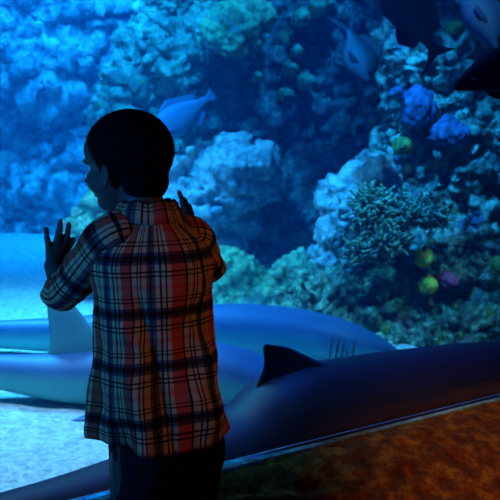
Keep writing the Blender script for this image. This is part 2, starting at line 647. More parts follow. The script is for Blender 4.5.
rock('pointed_rock', [
    (100, 215, 6.3, 0.10, 0.2, 0.20, 30), (115, 220, 6.4, 0.2, 0.25, 0.22), (95, 235, 6.3, 0.18, 0.25, 0.16), (140, 250, 6.4, 0.3, 0.3, 0.3)],
    0.016, ROUGH, M['green_rock'], 'bright pointed rock seen between the child\'s face and raised left hand', k=15)
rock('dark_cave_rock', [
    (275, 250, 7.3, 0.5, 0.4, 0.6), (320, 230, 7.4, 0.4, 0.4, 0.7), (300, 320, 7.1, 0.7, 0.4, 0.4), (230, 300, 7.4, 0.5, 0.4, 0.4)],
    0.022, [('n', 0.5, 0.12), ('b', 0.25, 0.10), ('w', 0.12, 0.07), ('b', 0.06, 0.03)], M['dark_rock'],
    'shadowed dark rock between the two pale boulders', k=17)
rock('reef_ridge', [
    (122, 112, 7.6, 0.15, 0.3, 0.20), (135, 85, 7.7, 0.20, 0.3, 0.24), (155, 60, 7.7, 0.22, 0.3, 0.28), (185, 70, 7.6, 0.20, 0.3, 0.28),
    (170, 30, 7.8, 0.22, 0.3, 0.28), (200, 45, 7.7, 0.15, 0.3, 0.25), (160, 130, 7.8, 0.35, 0.35, 0.35), (185, 0, 7.9, 0.28, 0.3, 0.3), (160, 200, 7.8, 0.5, 0.4, 0.6)],
    0.020, LUMPY, M['ridge_rock'], 'knobbly lit coral ridge rising above the child\'s head', 'coral', k=19)
rock('round_coral', [
    (235, 28, 7.3, 0.20, 0.22, 0.21), (222, 38, 7.3, 0.12, 0.18, 0.12), (255, 18, 7.4, 0.12, 0.2, 0.12)],
    0.016, [('w', 0.2, 0.08), ('w', 0.08, 0.04), ('b', 0.04, 0.012)], M['green_rock'],
    'round greenish coral head at the top of the reef, left of the tank middle', 'coral', k=21)
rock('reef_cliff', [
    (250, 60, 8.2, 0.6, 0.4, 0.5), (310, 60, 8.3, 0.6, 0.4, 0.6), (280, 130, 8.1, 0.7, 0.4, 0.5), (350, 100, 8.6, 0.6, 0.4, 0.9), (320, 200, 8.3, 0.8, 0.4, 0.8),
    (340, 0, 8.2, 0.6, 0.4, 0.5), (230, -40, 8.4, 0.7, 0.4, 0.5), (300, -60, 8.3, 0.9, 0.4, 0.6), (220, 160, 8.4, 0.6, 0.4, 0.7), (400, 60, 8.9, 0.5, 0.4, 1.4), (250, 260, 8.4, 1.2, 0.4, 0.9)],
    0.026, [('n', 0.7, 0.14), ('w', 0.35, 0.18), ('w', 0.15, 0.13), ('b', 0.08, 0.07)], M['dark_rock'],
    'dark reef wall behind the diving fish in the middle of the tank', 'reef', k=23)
rock('far_reef', [
    (40, 60, 10.0, 0.6, 0.5, 0.5), (-20, 80, 10.0, 0.7, 0.5, 0.5), (90, 40, 10.1, 0.5, 0.5, 0.5), (60, 0, 10.1, 0.9, 0.5, 0.5), (0, 10, 10.1, 0.7, 0.5, 0.5),
    (90, 110, 10.2, 0.5, 0.4, 0.5), (30, 170, 10.3, 0.9, 0.4, 0.5), (100, 180, 10.3, 0.8, 0.4, 0.5), (-30, 200, 10.2, 0.7, 0.4, 0.6), (120, -30, 10.2, 0.8, 0.4, 0.5), (30, -70, 10.2, 1.4, 0.4, 0.5), (60, 215, 10.2, 1.5, 0.5, 0.45),
    (160, 80, 10.3, 0.8, 0.4, 1.6)],
    0.032, FAR, M['far_rock'], 'hazy blue reef far back at the left of the tank', 'reef', k=25)

# ------------------------------------------------------------------ sharks
def catmull(pts, n):
    pts = [Vector(p) for p in pts]
    pts = [pts[0] * 2 - pts[1]] + pts + [pts[-1] * 2 - pts[-2]]
    out = []
    seg = len(pts) - 3
    for i in range(n):
        t = i / (n - 1) * seg
        k = min(int(t), seg - 1)
        t -= k
        a, b_, c_, d_ = pts[k:k + 4]
        out.append(0.5 * ((2 * b_) + (c_ - a) * t + (2 * a - 5 * b_ + 4 * c_ - d_) * t * t + (3 * b_ - a - 3 * c_ + d_) * t ** 3))
    return out


def interp(x, tab):
    xs = [a[0] for a in tab]
    return [float(np.interp(x, xs, [a[i] for a in tab])) for i in range(1, len(tab[0]))]


def smooth_tab(x, tab):
    """cosine-eased table lookup averaged for smoothness"""
    r = np.zeros(len(tab[0]) - 1)
    for d in (-0.03, -0.015, 0, 0.015, 0.03):
        r += np.array(interp(min(1, max(0, x + d)), tab))
    return r / 5


def frame(pts, i):
    a = pts[max(0, i - 1)]
    b_ = pts[min(len(pts) - 1, i + 1)]
    t = (b_ - a).normalized()
    s = t.cross(Vector((0, 0, 1))).normalized()   # right-hand side of the animal
    u = s.cross(t).normalized()
    return t, s, u


def loft_body(pts, prof, n_ring=40, L=None):
    """pts from head to tail; prof t -> (halfwidth, up, down)"""
    rings = []
    bel = []
    n = len(pts)
    for i, p in enumerate(pts):
        t, s, u = frame(pts, i)
        t = i / (n - 1)
        wd, up, dn = prof(t)
        ring = []
        for j in range(n_ring):
            a = 2 * math.pi * j / n_ring
            ca, sa = math.cos(a), math.sin(a)
            v = p + s * wd * ca * (abs(ca) ** -0.08 if abs(ca) > 1e-3 else 1) + u * (up if sa > 0 else dn) * sa
            ring.append(v)
            bel.append(0.5 - 0.5 * sa)
        rings.append(ring)
    me = grid_mesh('body', rings)
    at = me.attributes.new('belly', 'FLOAT', 'POINT')
    at.data.foreach_set('value', bel[:len(me.vertices)])
    return me


def fin(name, LE, TE, nrm, th, material, parent, label=None, ns=14, belly=0.15):
    """leading/trailing edge polylines root->tip"""
    A = catmull(LE, 16)
    B = catmull(TE, 16)
    nrm = Vector(nrm).normalized()
    rings = []
    for k, (a, b_) in enumerate(zip(A, B)):
        tt = k / 15
        ring = []
        for side in (1, -1):
            rng = range(ns) if side == 1 else range(ns - 2, 0, -1)
            for q in rng:
                s = q / (ns - 1)
                foil = (s ** 0.5) * (1 - s) * 2.2
                ring.append(a.lerp(b_, s) + nrm * side * th * (foil * (1 - 0.75 * tt) + 0.03))
        rings.append(ring)
    me = grid_mesh(name, rings)
    at = me.attributes.new('belly', 'FLOAT', 'POINT')
    at.data.foreach_set('value', [belly] * len(me.vertices))
    o = link(name, me, material, parent)
    if label:
        o['label'] = label
    return o


SHARK = [(0.0, 0.006, 0.004, 0.004), (0.02, 0.26, 0.14, 0.12), (0.06, 0.52, 0.38, 0.33), (0.12, 0.78, 0.66, 0.58), (0.20, 0.95, 0.88, 0.80), (0.30, 1.0, 1.0, 0.95),
         (0.40, 0.96, 1.0, 0.95), (0.52, 0.80, 0.86, 0.85), (0.65, 0.55, 0.62, 0.62), (0.78, 0.32, 0.38, 0.38), (0.88, 0.18, 0.24, 0.22), (0.95, 0.10, 0.18, 0.14), (1.0, 0.05, 0.10, 0.08)]


def make_shark(spine, R, H, material, label, dorsal_t, dorsal, prof=None, group='sharks resting on the sand', pect_t=0.25, pelv_t=0.58, sec_t=0.74, pelv_s=1.0, fin_pale=0.15):
    """spine: world points head->tail. R half width, H half height. dorsal: (LE pts, TE pts) world or None"""
    pts_all = catmull(spine, 90)
    mid = pts_all[35]
    org = Vector((mid.x, mid.y, ZSAND))
    root = empty('shark', org)
    tag(root, label, 'shark', group)
    pts = [p - org for p in pts_all]
    tab = prof or SHARK
    pf = lambda t: (smooth_tab(t, tab)[0] * R, smooth_tab(t, tab)[1] * H, smooth_tab(t, tab)[2] * H) if t > 0.01 else (0.01, 0.008, 0.008)
    body = link('body', loft_body(pts, pf), material, root)

    def at(t, side, ang):
        """point on the body surface: side -1 left / 1 right, ang up from the midline"""
        i = int(t * 89)
        tt, s, u = frame(pts, i)
        wd, up, dn = pf(t)
        a = math.radians(ang)
        return pts[i] + s * side * wd * math.cos(a) + u * (up if a > 0 else dn) * math.sin(a), tt, s, u

    # first dorsal
    i0 = int(dorsal_t * 89)
    if dorsal:
        LE = [Vector(p) - org for p in dorsal[0]]
        TE = [Vector(p) - org for p in dorsal[1]]
        tt, s, u = frame(pts, i0)
        fin('dorsal_fin', LE, TE, s, 0.018, material, root, belly=fin_pale)
    else:
        p, tt, s, u = at(dorsal_t, 1, 89)
        p = p - u * 0.02
        fin('dorsal_fin', [p, p + tt * 0.10 + u * 0.12, p + tt * 0.20 + u * 0.22], [p + tt * 0.22, p + tt * 0.20 + u * 0.08, p + tt * 0.225 + u * 0.225], s, 0.016, material, root)
    # second dorsal, anal
    p, tt, s, u = at(sec_t, 1, 89)
    p = p - u * 0.01
    fin('second_dorsal_fin', [p, p + tt * 0.06 + u * 0.06, p + tt * 0.10 + u * 0.09], [p + tt * 0.11, p + tt * 0.10 + u * 0.03, p + tt * 0.12 + u * 0.095], s, 0.01, material, root)
    p, tt, s, u = at(0.78, 1, -89)
    p = p + u * 0.01
    fin('anal_fin', [p, p + tt * 0.05 - u * 0.03, p + tt * 0.09 - u * 0.05], [p + tt * 0.09, p + tt * 0.09 - u * 0.02, p + tt * 0.11 - u * 0.05], s, 0.008, material, root)
    # pectorals and pelvics lie out and a little down
    for side in (-1, 1):
        p, tt, s, u = at(pect_t, side, -42)
        p = p - s * side * 0.02
        o_ = s * side
        fin('pectoral_fin', [p, p + tt * 0.10 + o_ * 0.12 - u * 0.02, p + tt * 0.22 + o_ * 0.22 - u * 0.035], [p + tt * 0.15, p + tt * 0.17 + o_ * 0.07 - u * 0.01, p + tt * 0.26 + o_ * 0.215 - u * 0.035], u, 0.014, material, root, belly=0.3)
        p, tt, s, u = at(pelv_t, side, -45)
        p = p - s * side * 0.01
        fin('pelvic_fin', [p, p + (tt * 0.05 + o_ * 0.05 - u * 0.01) * pelv_s, p + (tt * 0.12 + o_ * 0.09 - u * 0.02) * pelv_s], [p + tt * 0.10 * pelv_s, p + (tt * 0.11 + o_ * 0.04 - u * 0.01) * pelv_s, p + (tt * 0.15 + o_ * 0.085 - u * 0.02) * pelv_s], u, 0.01, material, root, belly=0.3)
        # eye
        p, tt, s, u = at(0.075, side, 25)
        bm = bmesh.new(); bm_ell(bm, p, (0.012, 0.012, 0.012), sub=2)
        e = bpy.data.meshes.new('eye'); bm.to_mesh(e); bm.free()
        link('eye', e, M['eye'], root)
        # five gill slits
        for g in range(5):
            tg = 0.165 + g * 0.014
            A = [at(tg + 0.0016 * math.sin(q), side, 38 - 11 * q)[0] for q in range(7)]
            tt, s, u = frame(pts, int(tg * 89))
            # thin raised crescent with its dark slit
            prev = []
            for q, c_ in enumerate(A):
                out = (c_ - pts[int(tg * 89)]).normalized()
                wq = 0.0045 * math.sin(math.pi * (q + 0.4) / 6.8)
                off = tt * (tg * 89 - int(tg * 89)) * 0.026
                c2 = c_ + off
                prev.append([c2 - tt * wq + out * 0.0, c2 + out * 0.004, c2 + tt * wq, c2 - out * 0.006])
            me = grid_mesh('gill_slit', prev)
            link('gill_slit', me, M['gill'], body)
    # caudal fin
    p = pts[-1]
    tt, s, u = frame(pts, 88)
    b0 = p - tt * 0.06
    fin('tail_fin', [b0 + u * 0.012, b0 + tt * 0.16 + u * 0.10, b0 + tt * 0.36 + u * 0.20], [b0 - u * 0.012, b0 + tt * 0.20 + u * 0.04, b0 + tt * 0.37 + u * 0.17], s, 0.012, material, root)
    fin('lower_tail_lobe', [b0 - u * 0.008, b0 + tt * 0.05 - u * 0.05, b0 + tt * 0.10 - u * 0.09], [b0 + tt * 0.10, b0 + tt * 0.10 - u * 0.03, b0 + tt * 0.12 - u * 0.085], s, 0.008, material, root)
    # mouth
    A = [at(0.075, sd, ag)[0] for sd, ag in ((-1, -30), (-1, -55), (-1, -80), (1, -80), (1, -55), (1, -30))]
    rr = []
    tt, s, u = frame(pts, 6)
    for q, c_ in enumerate(A):
        k2 = -abs(q - 2.5) * 0.006
        rr.append([c_ + tt * (k2 - 0.003 + 0.01), c_ - u * 0.003 + tt * (k2 + 0.01), c_ + tt * (k2 + 0.003 + 0.01), c_ + u * 0.004 + tt * (k2 + 0.01)])
    link('mouth', grid_mesh('mouth', rr), M['gill'], body)
    return root


# foreground shark, nose right (out of frame), tail left, lying along the glass
fr_sp = [G(2.25, 0.40, 0.17), G(2.0, 0.32, 0.20), G(1.55, 0.26, 0.215), G(1.0, 0.24, 0.238), G(0.74, 0.22, 0.250), G(0.50, 0.20, 0.172), G(0.05, 0.17, 0.155), G(-0.35, 0.17, 0.15), G(-0.75, 0.22, 0.14), G(-1.0, 0.28, 0.14)]
Yd = 2.98
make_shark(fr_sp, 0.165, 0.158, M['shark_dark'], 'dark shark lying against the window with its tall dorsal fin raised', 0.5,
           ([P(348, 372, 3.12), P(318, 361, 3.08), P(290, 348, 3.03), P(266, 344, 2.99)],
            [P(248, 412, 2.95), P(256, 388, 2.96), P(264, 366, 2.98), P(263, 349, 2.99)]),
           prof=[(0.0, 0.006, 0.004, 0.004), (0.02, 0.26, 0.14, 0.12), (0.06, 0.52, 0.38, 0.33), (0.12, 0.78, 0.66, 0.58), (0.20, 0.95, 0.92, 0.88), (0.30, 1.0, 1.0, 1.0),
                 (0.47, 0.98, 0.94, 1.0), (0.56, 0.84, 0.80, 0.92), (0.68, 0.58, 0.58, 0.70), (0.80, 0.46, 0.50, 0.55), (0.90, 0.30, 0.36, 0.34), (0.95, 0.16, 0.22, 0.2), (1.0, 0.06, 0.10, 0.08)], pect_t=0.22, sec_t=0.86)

# middle shark: nose hidden behind the dark one's fin, back leaving the frame on the left
md_sp = [P(325, 398, 3.78), P(295, 392, 3.80), P(255, 385, 3.82), P(215, 376, 3.84), P(150, 374, 3.84), P(80, 378, 3.84), P(20, 374, 3.86), P(-50, 366, 3.92), P(-120, 362, 4.0), P(-180, 362, 4.1)]
make_shark(md_sp, 0.155, 0.130, M['shark'], 'blue-grey shark in the middle with a pale upright fin behind the child\'s elbow', 0.5,
           ([P(125, 358, 3.85), P(95, 330, 3.85), P(72, 302, 3.85), P(50, 282, 3.85)],
            [P(45, 362, 3.85), P(50, 342, 3.85), P(48, 318, 3.85), P(45, 284, 3.85)]),
           prof=None, pect_t=0.24, pelv_t=0.47, pelv_s=1.5, fin_pale=0.45)

# rear shark: nose right at the rubble, tail left
re_sp = [P(404, 357, 4.75), P(370, 352, 4.75), P(330, 345, 4.76), P(280, 338, 4.78), P(220, 333, 4.80), P(150, 333, 4.78), P(70, 335, 4.78), P(0, 335, 4.78), P(-80, 334, 4.8), P(-150, 334, 4.85)]
make_shark(re_sp, 0.16, 0.155, M['shark'], 'rearmost shark with its snout pointing at the rubble on the right', 0.47, None, sec_t=0.84,
           prof=[(0.0, 0.006, 0.004, 0.004), (0.02, 0.26, 0.2, 0.16), (0.06, 0.52, 0.42, 0.36), (0.12, 0.78, 0.66, 0.62), (0.20, 0.95, 0.88, 0.85), (0.30, 1.0, 1.0, 0.95),
                 (0.40, 0.96, 0.98, 0.95), (0.52, 0.80, 0.80, 0.78), (0.65, 0.55, 0.60, 0.58), (0.78, 0.36, 0.46, 0.42), (0.88, 0.22, 0.34, 0.30), (0.95, 0.12, 0.22, 0.18), (1.0, 0.05, 0.12, 0.1)])

# ------------------------------------------------------------------ fish
def fish_mat(name, top, belly, rough=0.4):
    return shark_mat(name, top, belly, 0.7, 0.08)


M['fish_grey'] = fish_mat('grey_fish_scales', (0.005, 0.010, 0.016), (0.018, 0.04, 0.055))
M['fish_black'] = fish_mat('black_fish_scales', (0.002, 0.002, 0.003), (0.003, 0.003, 0.004))
M['fish_dark'] = fish_mat('dark_fish_scales', (0.002, 0.002, 0.004), (0.006, 0.008, 0.012))
M['fish_blue'] = fish_mat('blue_fish_scales', (0.012, 0.02, 0.07), (0.025, 0.045, 0.11))
M['fish_hazed'] = fish_mat('hazed_fish_scales', (0.03, 0.13, 0.24), (0.06, 0.18, 0.28))  # lightened blue: water haze put into the scale colour
M['fish_fin_blue'] = simple('blue_fin', (0.10, 0.22, 0.34), (0.16, 0.30, 0.44), 60)
M['fish_orange'] = simple('orange_edge', (0.5, 0.12, 0.04), (0.6, 0.2, 0.06), 60)

FISH = [(0.0, 0.05, 0.06, 0.06), (0.05, 0.30, 0.28, 0.26), (0.15, 0.70, 0.62, 0.55), (0.28, 0.95, 0.92, 0.85), (0.42, 1.0, 1.0, 1.0), (0.58, 0.85, 0.88, 0.88),
        (0.72, 0.60, 0.62, 0.60), (0.86, 0.30, 0.32, 0.30), (0.95, 0.16, 0.22, 0.22), (1.0, 0.10, 0.20, 0.20)]


def make_fish(nose, tail, up, H, W, mbody, mfin, label, group='fish swimming in the tank', eye=True, prof=FISH, tail_len=0.22, forked=True, orange=False, barbels=False):
    nose = Vector(nose); tail = Vector(tail)
    org = (nose + tail) / 2
    root = empty('fish', org)
    tag(root, label, 'fish', group)
    L = (tail - nose).length
    t = (tail - nose).normalized()
    up = Vector(up)
    u = (up - t * up.dot(t)).normalized()
    s = t.cross(u).normalized()
    a = nose - org
    rings, bel = [], []
    n = 40
    for i in range(n):
        tt = i / (n - 1)
        wd, hu, hd = smooth_tab(tt, prof)
        if i == 0: wd, hu, hd = 0.04, 0.04, 0.04
        ring = []
        for j in range(28):
            an = 2 * math.pi * j / 28
            ca, sa = math.cos(an), math.sin(an)
            ring.append(a + t * L * tt + s * W * wd * ca + u * H * (hu if sa > 0 else hd) * sa)
            bel.append(0.5 - 0.5 * sa)
        rings.append(ring)
    me = grid_mesh('body', rings)
    at = me.attributes.new('belly', 'FLOAT', 'POINT')
    at.data.foreach_set('value', bel[:len(me.vertices)])
    link('body', me, mbody, root)
    Q = lambda x, y, z=0: a + t * L * x + u * H * y + s * W * z
    fork = 0.06 if forked else 0.10
    ts = 1.0 if forked else 0.55
    fin('tail_fin', [Q(0.95, 0.15), Q(1.0 + tail_len * 0.5, 0.6 * ts), Q(1.0 + tail_len, 1.0 * ts)], [Q(0.97, 0.0), Q(1.0 + fork, 0.0), Q(0.98 + tail_len * 0.9, 0.55 * ts)], s, W * 0.10, mfin, root)
    fin('tail_fin', [Q(0.95, -0.15), Q(1.0 + tail_len * 0.5, -0.6 * ts), Q(1.0 + tail_len, -1.0 * ts)], [Q(0.97, 0.0), Q(1.0 + fork, 0.0), Q(0.98 + tail_len * 0.9, -0.55 * ts)], s, W * 0.10, mfin, root)
    fin('dorsal_fin', [Q(0.30, 0.85), Q(0.36, 1.15), Q(0.48, 1.4)], [Q(0.84, 0.25), Q(0.86, 0.5), Q(0.86, 0.75)], s, W * 0.08, M['fish_orange'] if orange else mfin, root)
    fin('anal_fin', [Q(0.58, -0.75), Q(0.64, -1.0), Q(0.74, -1.15)], [Q(0.84, -0.25), Q(0.86, -0.45), Q(0.87, -0.7)], s, W * 0.08, mfin, root)
    for sd in (-1, 1):
        fin('pectoral_fin', [Q(0.27, -0.15, sd * 0.85), Q(0.36, -0.25, sd * 1.12), Q(0.50, -0.45, sd * 1.15)], [Q(0.29, -0.35, sd * 0.85), Q(0.36, -0.55, sd * 1.0), Q(0.48, -0.6, sd * 1.05)], s, W * 0.05, mfin, root)
        if eye:
            bm = bmesh.new()
            bm_ell(bm, Q(0.11, 0.22, sd * 0.52), (H * 0.11,) * 3, sub=2)
            e = bpy.data.meshes.new('eye'); bm.to_mesh(e); bm.free()
            link('eye', e, M['eye'], root)
        if barbels:
            bm = bmesh.new()
            bm_cone(bm, Q(0.06, -0.15, sd * 0.2), Q(-0.03, -0.6, sd * 0.3), H * 0.05, H * 0.03)
            bm_cone(bm, Q(-0.03, -0.6, sd * 0.3), Q(-0.10, -0.8, sd * 0.35), H * 0.03, H * 0.015)
            e = bpy.data.meshes.new('barbel'); bm.to_mesh(e); bm.free()
            link('barbel', e, mfin, root)
    return root


# diving fish
make_fish(P(369, 82, 4.9), P(349, 30, 5.1), Vector((0.9, 0.0, 0.35)), 0.085, 0.05, M['fish_grey'], M['fish_grey'],
          'grey fish diving nose down beside the top of the pillar', barbels=True, tail_len=0.35)
# dark fish head up out of frame, tail down right
make_fish(P(378, -38, 4.7), P(434, 50, 4.85), Vector((0.8, 0, 0.5)), 0.11, 0.07, M['fish_dark'], M['fish_dark'],
          'dark fish cut off by the top edge in front of the pillar', tail_len=0.14, orange=False)
# blue fish
make_fish(P(496, 50, 4.6), P(462, -28, 4.75), Vector((-0.85, 0, 0.5)) * -1, 0.10, 0.055, M['fish_blue'], M['fish_blue'],
          'blue-violet fish nosing downward in the top right corner')
# black fish entering from the right
make_fish(P(454, 89, 3.55), P(590, 74, 3.8), Vector((0, 0, 1)), 0.098, 0.055, M['fish_black'], M['fish_black'],
          'black fish in silhouette entering from the right edge facing left', prof=[(0.0, 0.10, 0.10, 0.05), (0.04, 0.40, 0.36, 0.10), (0.15, 0.80, 0.86, 0.16), (0.28, 1.0, 1.25, 0.26), (0.42, 1.0, 1.3, 0.4), (0.58, 0.85, 0.95, 0.6),
        (0.72, 0.60, 0.62, 0.50), (0.86, 0.30, 0.32, 0.30), (0.95, 0.16, 0.22, 0.22), (1.0, 0.10, 0.20, 0.20)])
# pale hazy fish behind the head
make_fish(P(148, 140, 6.2), P(208, 98, 6.35), Vector((0, 0, 1)), 0.10, 0.05, M['fish_hazed'], M['fish_hazed'],
          'hazy pale blue fish swimming just behind the child\'s head', tail_len=0.10, forked=False)

# ------------------------------------------------------------------ corals and sponges
M['branch'] = simple('branch_coral', (0.06, 0.14, 0.09), (0.20, 0.36, 0.24), 30, 0.8, 0.2, 0.003)
M['branch_base'] = simple('branch_base', (0.02, 0.03, 0.03), (0.05, 0.07, 0.06), 20, 0.9)
M['orange'] = simple('orange_sponge', (0.50, 0.22, 0.02), (1.0, 0.55, 0.05), 14, 0.8, 0.6, 0.01)
M['red'] = simple('red_sponge', (0.35, 0.02, 0.05), (0.65, 0.06, 0.12), 14, 0.8, 0.6, 0.01)
M['pinkc'] = simple('pink_coral', (0.25, 0.10, 0.10), (0.6, 0.25, 0.22), 18, 0.8, 0.6, 0.01)
M['yellowgreen'] = simple('yellow_green_sponge', (0.04, 0.07, 0.02), (0.22, 0.28, 0.06), 18, 0.8, 0.6, 0.01)
M['violet'] = simple('violet_coral', (0.015, 0.03, 0.07), (0.08, 0.13, 0.30), 20, 0.8, 0.6, 0.01)
M['tealknob'] = simple('teal_knob', (0.06, 0.16, 0.10), (0.22, 0.42, 0.24), 20, 0.8, 0.5, 0.01)


def branch_colony(px, py, Y, rx, rz_, n, label):
    c = P(px, py, Y)
    root = empty('branching_coral', c)
    tag(root, label, 'coral', 'branching coral colonies on the pillar')
    bm = bmesh.new()
    bm_ell(bm, (0, 0.03, 0), (rx, 0.14, rz_), sub=3)
    me = remesh(bm, 0.012, 1)
    displace(me, [('w', 0.08, 0.04)], 3)
    link('coral_base', me, M['branch_base'], root)
    rnd = random.Random(int(px * 7 + py))
    for k in range(n):
        # sunflower spread over the camera-side half of the mound
        th = k * 2.39996
        rr = math.sqrt((k + 0.5) / n)
        dx, dz = rr * math.cos(th), rr * math.sin(th)
        dy = -math.sqrt(max(0.02, 1 - dx * dx - dz * dz))
        base = Vector((dx * rx * 0.98, 0.03 + dy * 0.14 * 0.95, dz * rz_ * 0.98))
        nrm = Vector((dx / rx, dy / 0.14, dz / rz_)).normalized()
        side = Vector((rnd.uniform(-1, 1), rnd.uniform(-0.5, 0.5), rnd.uniform(-0.4, 1))).normalized()
        ln = rnd.uniform(0.03, 0.045)
        p1 = base + nrm * ln * 0.6 + side * 0.008
        p2 = p1 + (nrm * 0.5 + side * 0.9).normalized() * ln * 0.55
        p3 = p2 + (nrm * 0.2 + side * 0.6 + Vector((rnd.uniform(-1, 1), 0, rnd.uniform(-1, 1))) * 0.7).normalized() * ln * 0.45
        bm = bmesh.new()
        bm_cone(bm, base, p1, 0.007, 0.007, 8)
        bm_cone(bm, p1, p2, 0.007, 0.0068, 8)
        bm_cone(bm, p2, p3, 0.0068, 0.006, 8)
        me = bpy.data.meshes.new('branch')
        bm.to_mesh(me); bm.free()
        link('branch', me, M['branch'], root)
    return root


branch_colony(372, 207, 5.14, 0.095, 0.10, 80, 'dark branching coral highest on the pale boulder, left of the other clumps')
branch_colony(403, 213, 5.16, 0.10, 0.075, 68, 'dark branching coral clump in the middle above the orange sponges')
branch_colony(432, 213, 5.25, 0.08, 0.08, 38, 'dark branching coral clump furthest right above the red sponge')
branch_colony(386, 238, 5.10, 0.10, 0.08, 60, 'dark branching coral clump directly below the tallest one')
branch_colony(358, 249, 5.12, 0.065, 0.07, 36, 'dark branching coral clump lowest at the left')


def knob(name, px, py, Y, r, material, label, cat, k=0, group=None):
    c = P(px, py, Y)
    bm = bmesh.new()
    bm_ell(bm, (0, 0, 0), r, sub=3)
    bm_ell(bm, (r[0] * 0.1, r[1] * 0.2, r[2] * 0.75), (r[0] * 0.45, r[1] * 0.45, r[2] * 0.45), sub=2)
    bm_ell(bm, (-r[0] * 0.35, 0.0, -r[2] * 0.4), (r[0] * 0.7, r[1] * 0.8, r[2] * 0.6), sub=2)
    me = remesh(bm, min(r) / 7, 1)
    displace(me, [('n', min(r) * 1.8, min(r) * 0.35), ('w', min(r) * 0.7, min(r) * 0.30), ('b', min(r) * 0.35, min(r) * 0.12)], k)
    o = link(name, me, material)
    o.location = c
    tag(o, label, cat, group or {'sponge': 'sponges on the rocks', 'small_coral': 'small coral knobs on the reef', 'soft_coral': 'violet soft corals on the pillar', 'coral_lump': 'pink coral lumps in the rubble'}[name])
    return o


knob('sponge', 425, 258, 5.22, (0.038, 0.12, 0.045), M['orange'], 'orange sponge just below the branching coral, upper of two', 'sponge', 1)
knob('sponge', 428, 285, 5.20, (0.036, 0.12, 0.043), M['orange'], 'yellow-orange sponge left of the red sponge, lower of two', 'sponge', 2)
knob('sponge', 448, 281, 5.28, (0.042, 0.12, 0.040), M['red'], 'dark red sponge on the pillar', 'sponge', 3)
knob('coral_lump', 412, 336, 5.05, (0.055, 0.06, 0.035), M['pinkc'], 'upper dull pink coral lump in the rubble above the dark shark', 'coral', 4)
knob('coral_lump', 420, 347, 5.02, (0.050, 0.06, 0.030), M['pinkc'], 'lower dull pink coral lump touching the dark shark\'s back line', 'coral', 5)
knob('sponge', 488, 320, 5.15, (0.030, 0.09, 0.055), M['yellowgreen'], 'yellow-green sponge low near the right edge', 'sponge', 6)
knob('sponge', 498, 268, 5.20, (0.030, 0.09, 0.045), M['yellowgreen'], 'yellow-green sponge cut by the right edge above the other', 'sponge', 7)
knob('sponge', 386, 331, 5.07, (0.030, 0.05, 0.040), M['yellowgreen'], 'yellow-green sponge at the rear shark\'s snout', 'sponge', 8)
knob('soft_coral', 417, 108, 5.55, (0.085, 0.10, 0.11), M['violet'], 'violet-blue soft coral on the upper column of the pillar', 'coral', 9)
knob('soft_coral', 450, 132, 5.52, (0.10, 0.10, 0.07), M['violet'], 'violet-blue soft coral right of and below the column one', 'coral', 10)
knob('soft_coral', 396, 92, 5.5, (0.035, 0.08, 0.03), M['violet'], 'small violet coral on the left edge of the upper column', 'coral', 11)
knob('sponge', 455, 28, 5.6, (0.04, 0.08, 0.035), M['yellowgreen'], 'dark green sponge between the dark fish and the blue fish', 'sponge', 12)
knob('sponge', 402, 146, 5.55, (0.05, 0.08, 0.05), M['yellowgreen'], 'olive sponge patch just above the pale upright boulder', 'sponge', 13)
for q, (x, y, r, lb) in enumerate([
        (291, 68, 0.055, 'teal coral knob on the dark reef wall, upper of the lit knobs'),
        (287, 95, 0.055, 'green coral knob on the dark reef wall, lower left of the lit knobs'),
        (306, 82, 0.060, 'bluish coral knob on the dark reef wall, rightmost of the lit knobs'),
        (302, 18, 0.060, 'green coral knob on the dark reef wall near the top edge'),
        (322, 5, 0.090, 'large green coral knob cut by the top edge left of the diving fish'),
        (296, 52, 0.045, 'small dim coral knob above the lit trio on the reef wall'),
        (258, 77, 0.035, 'tiny blue coral knob below the round green coral head')]):
    knob('small_coral', x, y, 7.55, (r, 0.16, r), M['tealknob'], lb, 'coral', 20 + q)

# ------------------------------------------------------------------ the child
BY = 2.2
feet = P(157, 300, BY)
org = Vector((feet.x, feet.y, 0))
child = empty('person', org)
tag(child, 'small child in a plaid shirt seen from behind with both hands on the tank window', 'person')
BR = GR.copy()          # body's right
BF = GN.copy()          # body's forward


def B(x, y, z):
    return BR * x + BF * y + Vector((0, 0, z))


def W(p):
    return Vector(p) - org


# head frame: turned further to the left than the shoulders
th = math.radians(60)
HF = Vector((-math.sin(th), math.cos(th), 0))
HRt = Vector((math.cos(th), math.sin(th), 0))
HM = Matrix((HRt, HF, Vector((0, 0, 1)))).transposed()
hc = W(P(125.5, 163, BY + 0.02))
tilt = Matrix.Rotation(math.radians(-4), 3, HRt)


HS = 1.07


def Hd(x, y, z):
    return hc + tilt @ (HM @ Vector((x, y, z)) * HS)


HR3 = (tilt @ HM)
HRS = HR3 * HS
bm = bmesh.new()
bm_ell(bm, Hd(0, -0.010, 0.022), (0.076, 0.094, 0.080), HRS)
bm_ell(bm, Hd(0, 0.026, -0.028), (0.057, 0.054, 0.064), HRS)
bm_ell(bm, Hd(0, 0.038, -0.075), (0.034, 0.034, 0.028), HRS)
bm_ell(bm, Hd(0, 0.052, 0.030), (0.056, 0.034, 0.040), HRS)      # brow
for s in (-1, 1):
    bm_ell(bm, Hd(s * 0.030, 0.052, -0.034), (0.023, 0.022, 0.026), HRS)   # cheeks
    bm_ell(bm, Hd(s * 0.025, 0.075, 0.008), (0.020, 0.011, 0.008), HRS, sub=2)   # brow ridge
    bm_ell(bm, Hd(s * 0.075, -0.004, -0.022), (0.007, 0.014, 0.023), HRS @ Matrix.Rotation(s * 0.35, 3, 'Z'))   # ears
    bm_ell(bm, Hd(s * 0.072, 0.002, -0.040), (0.007, 0.009, 0.012), HRS, sub=2)
    bm_ell(bm, Hd(s * 0.009, 0.094, -0.032), (0.008, 0.008, 0.007), HRS, sub=2)
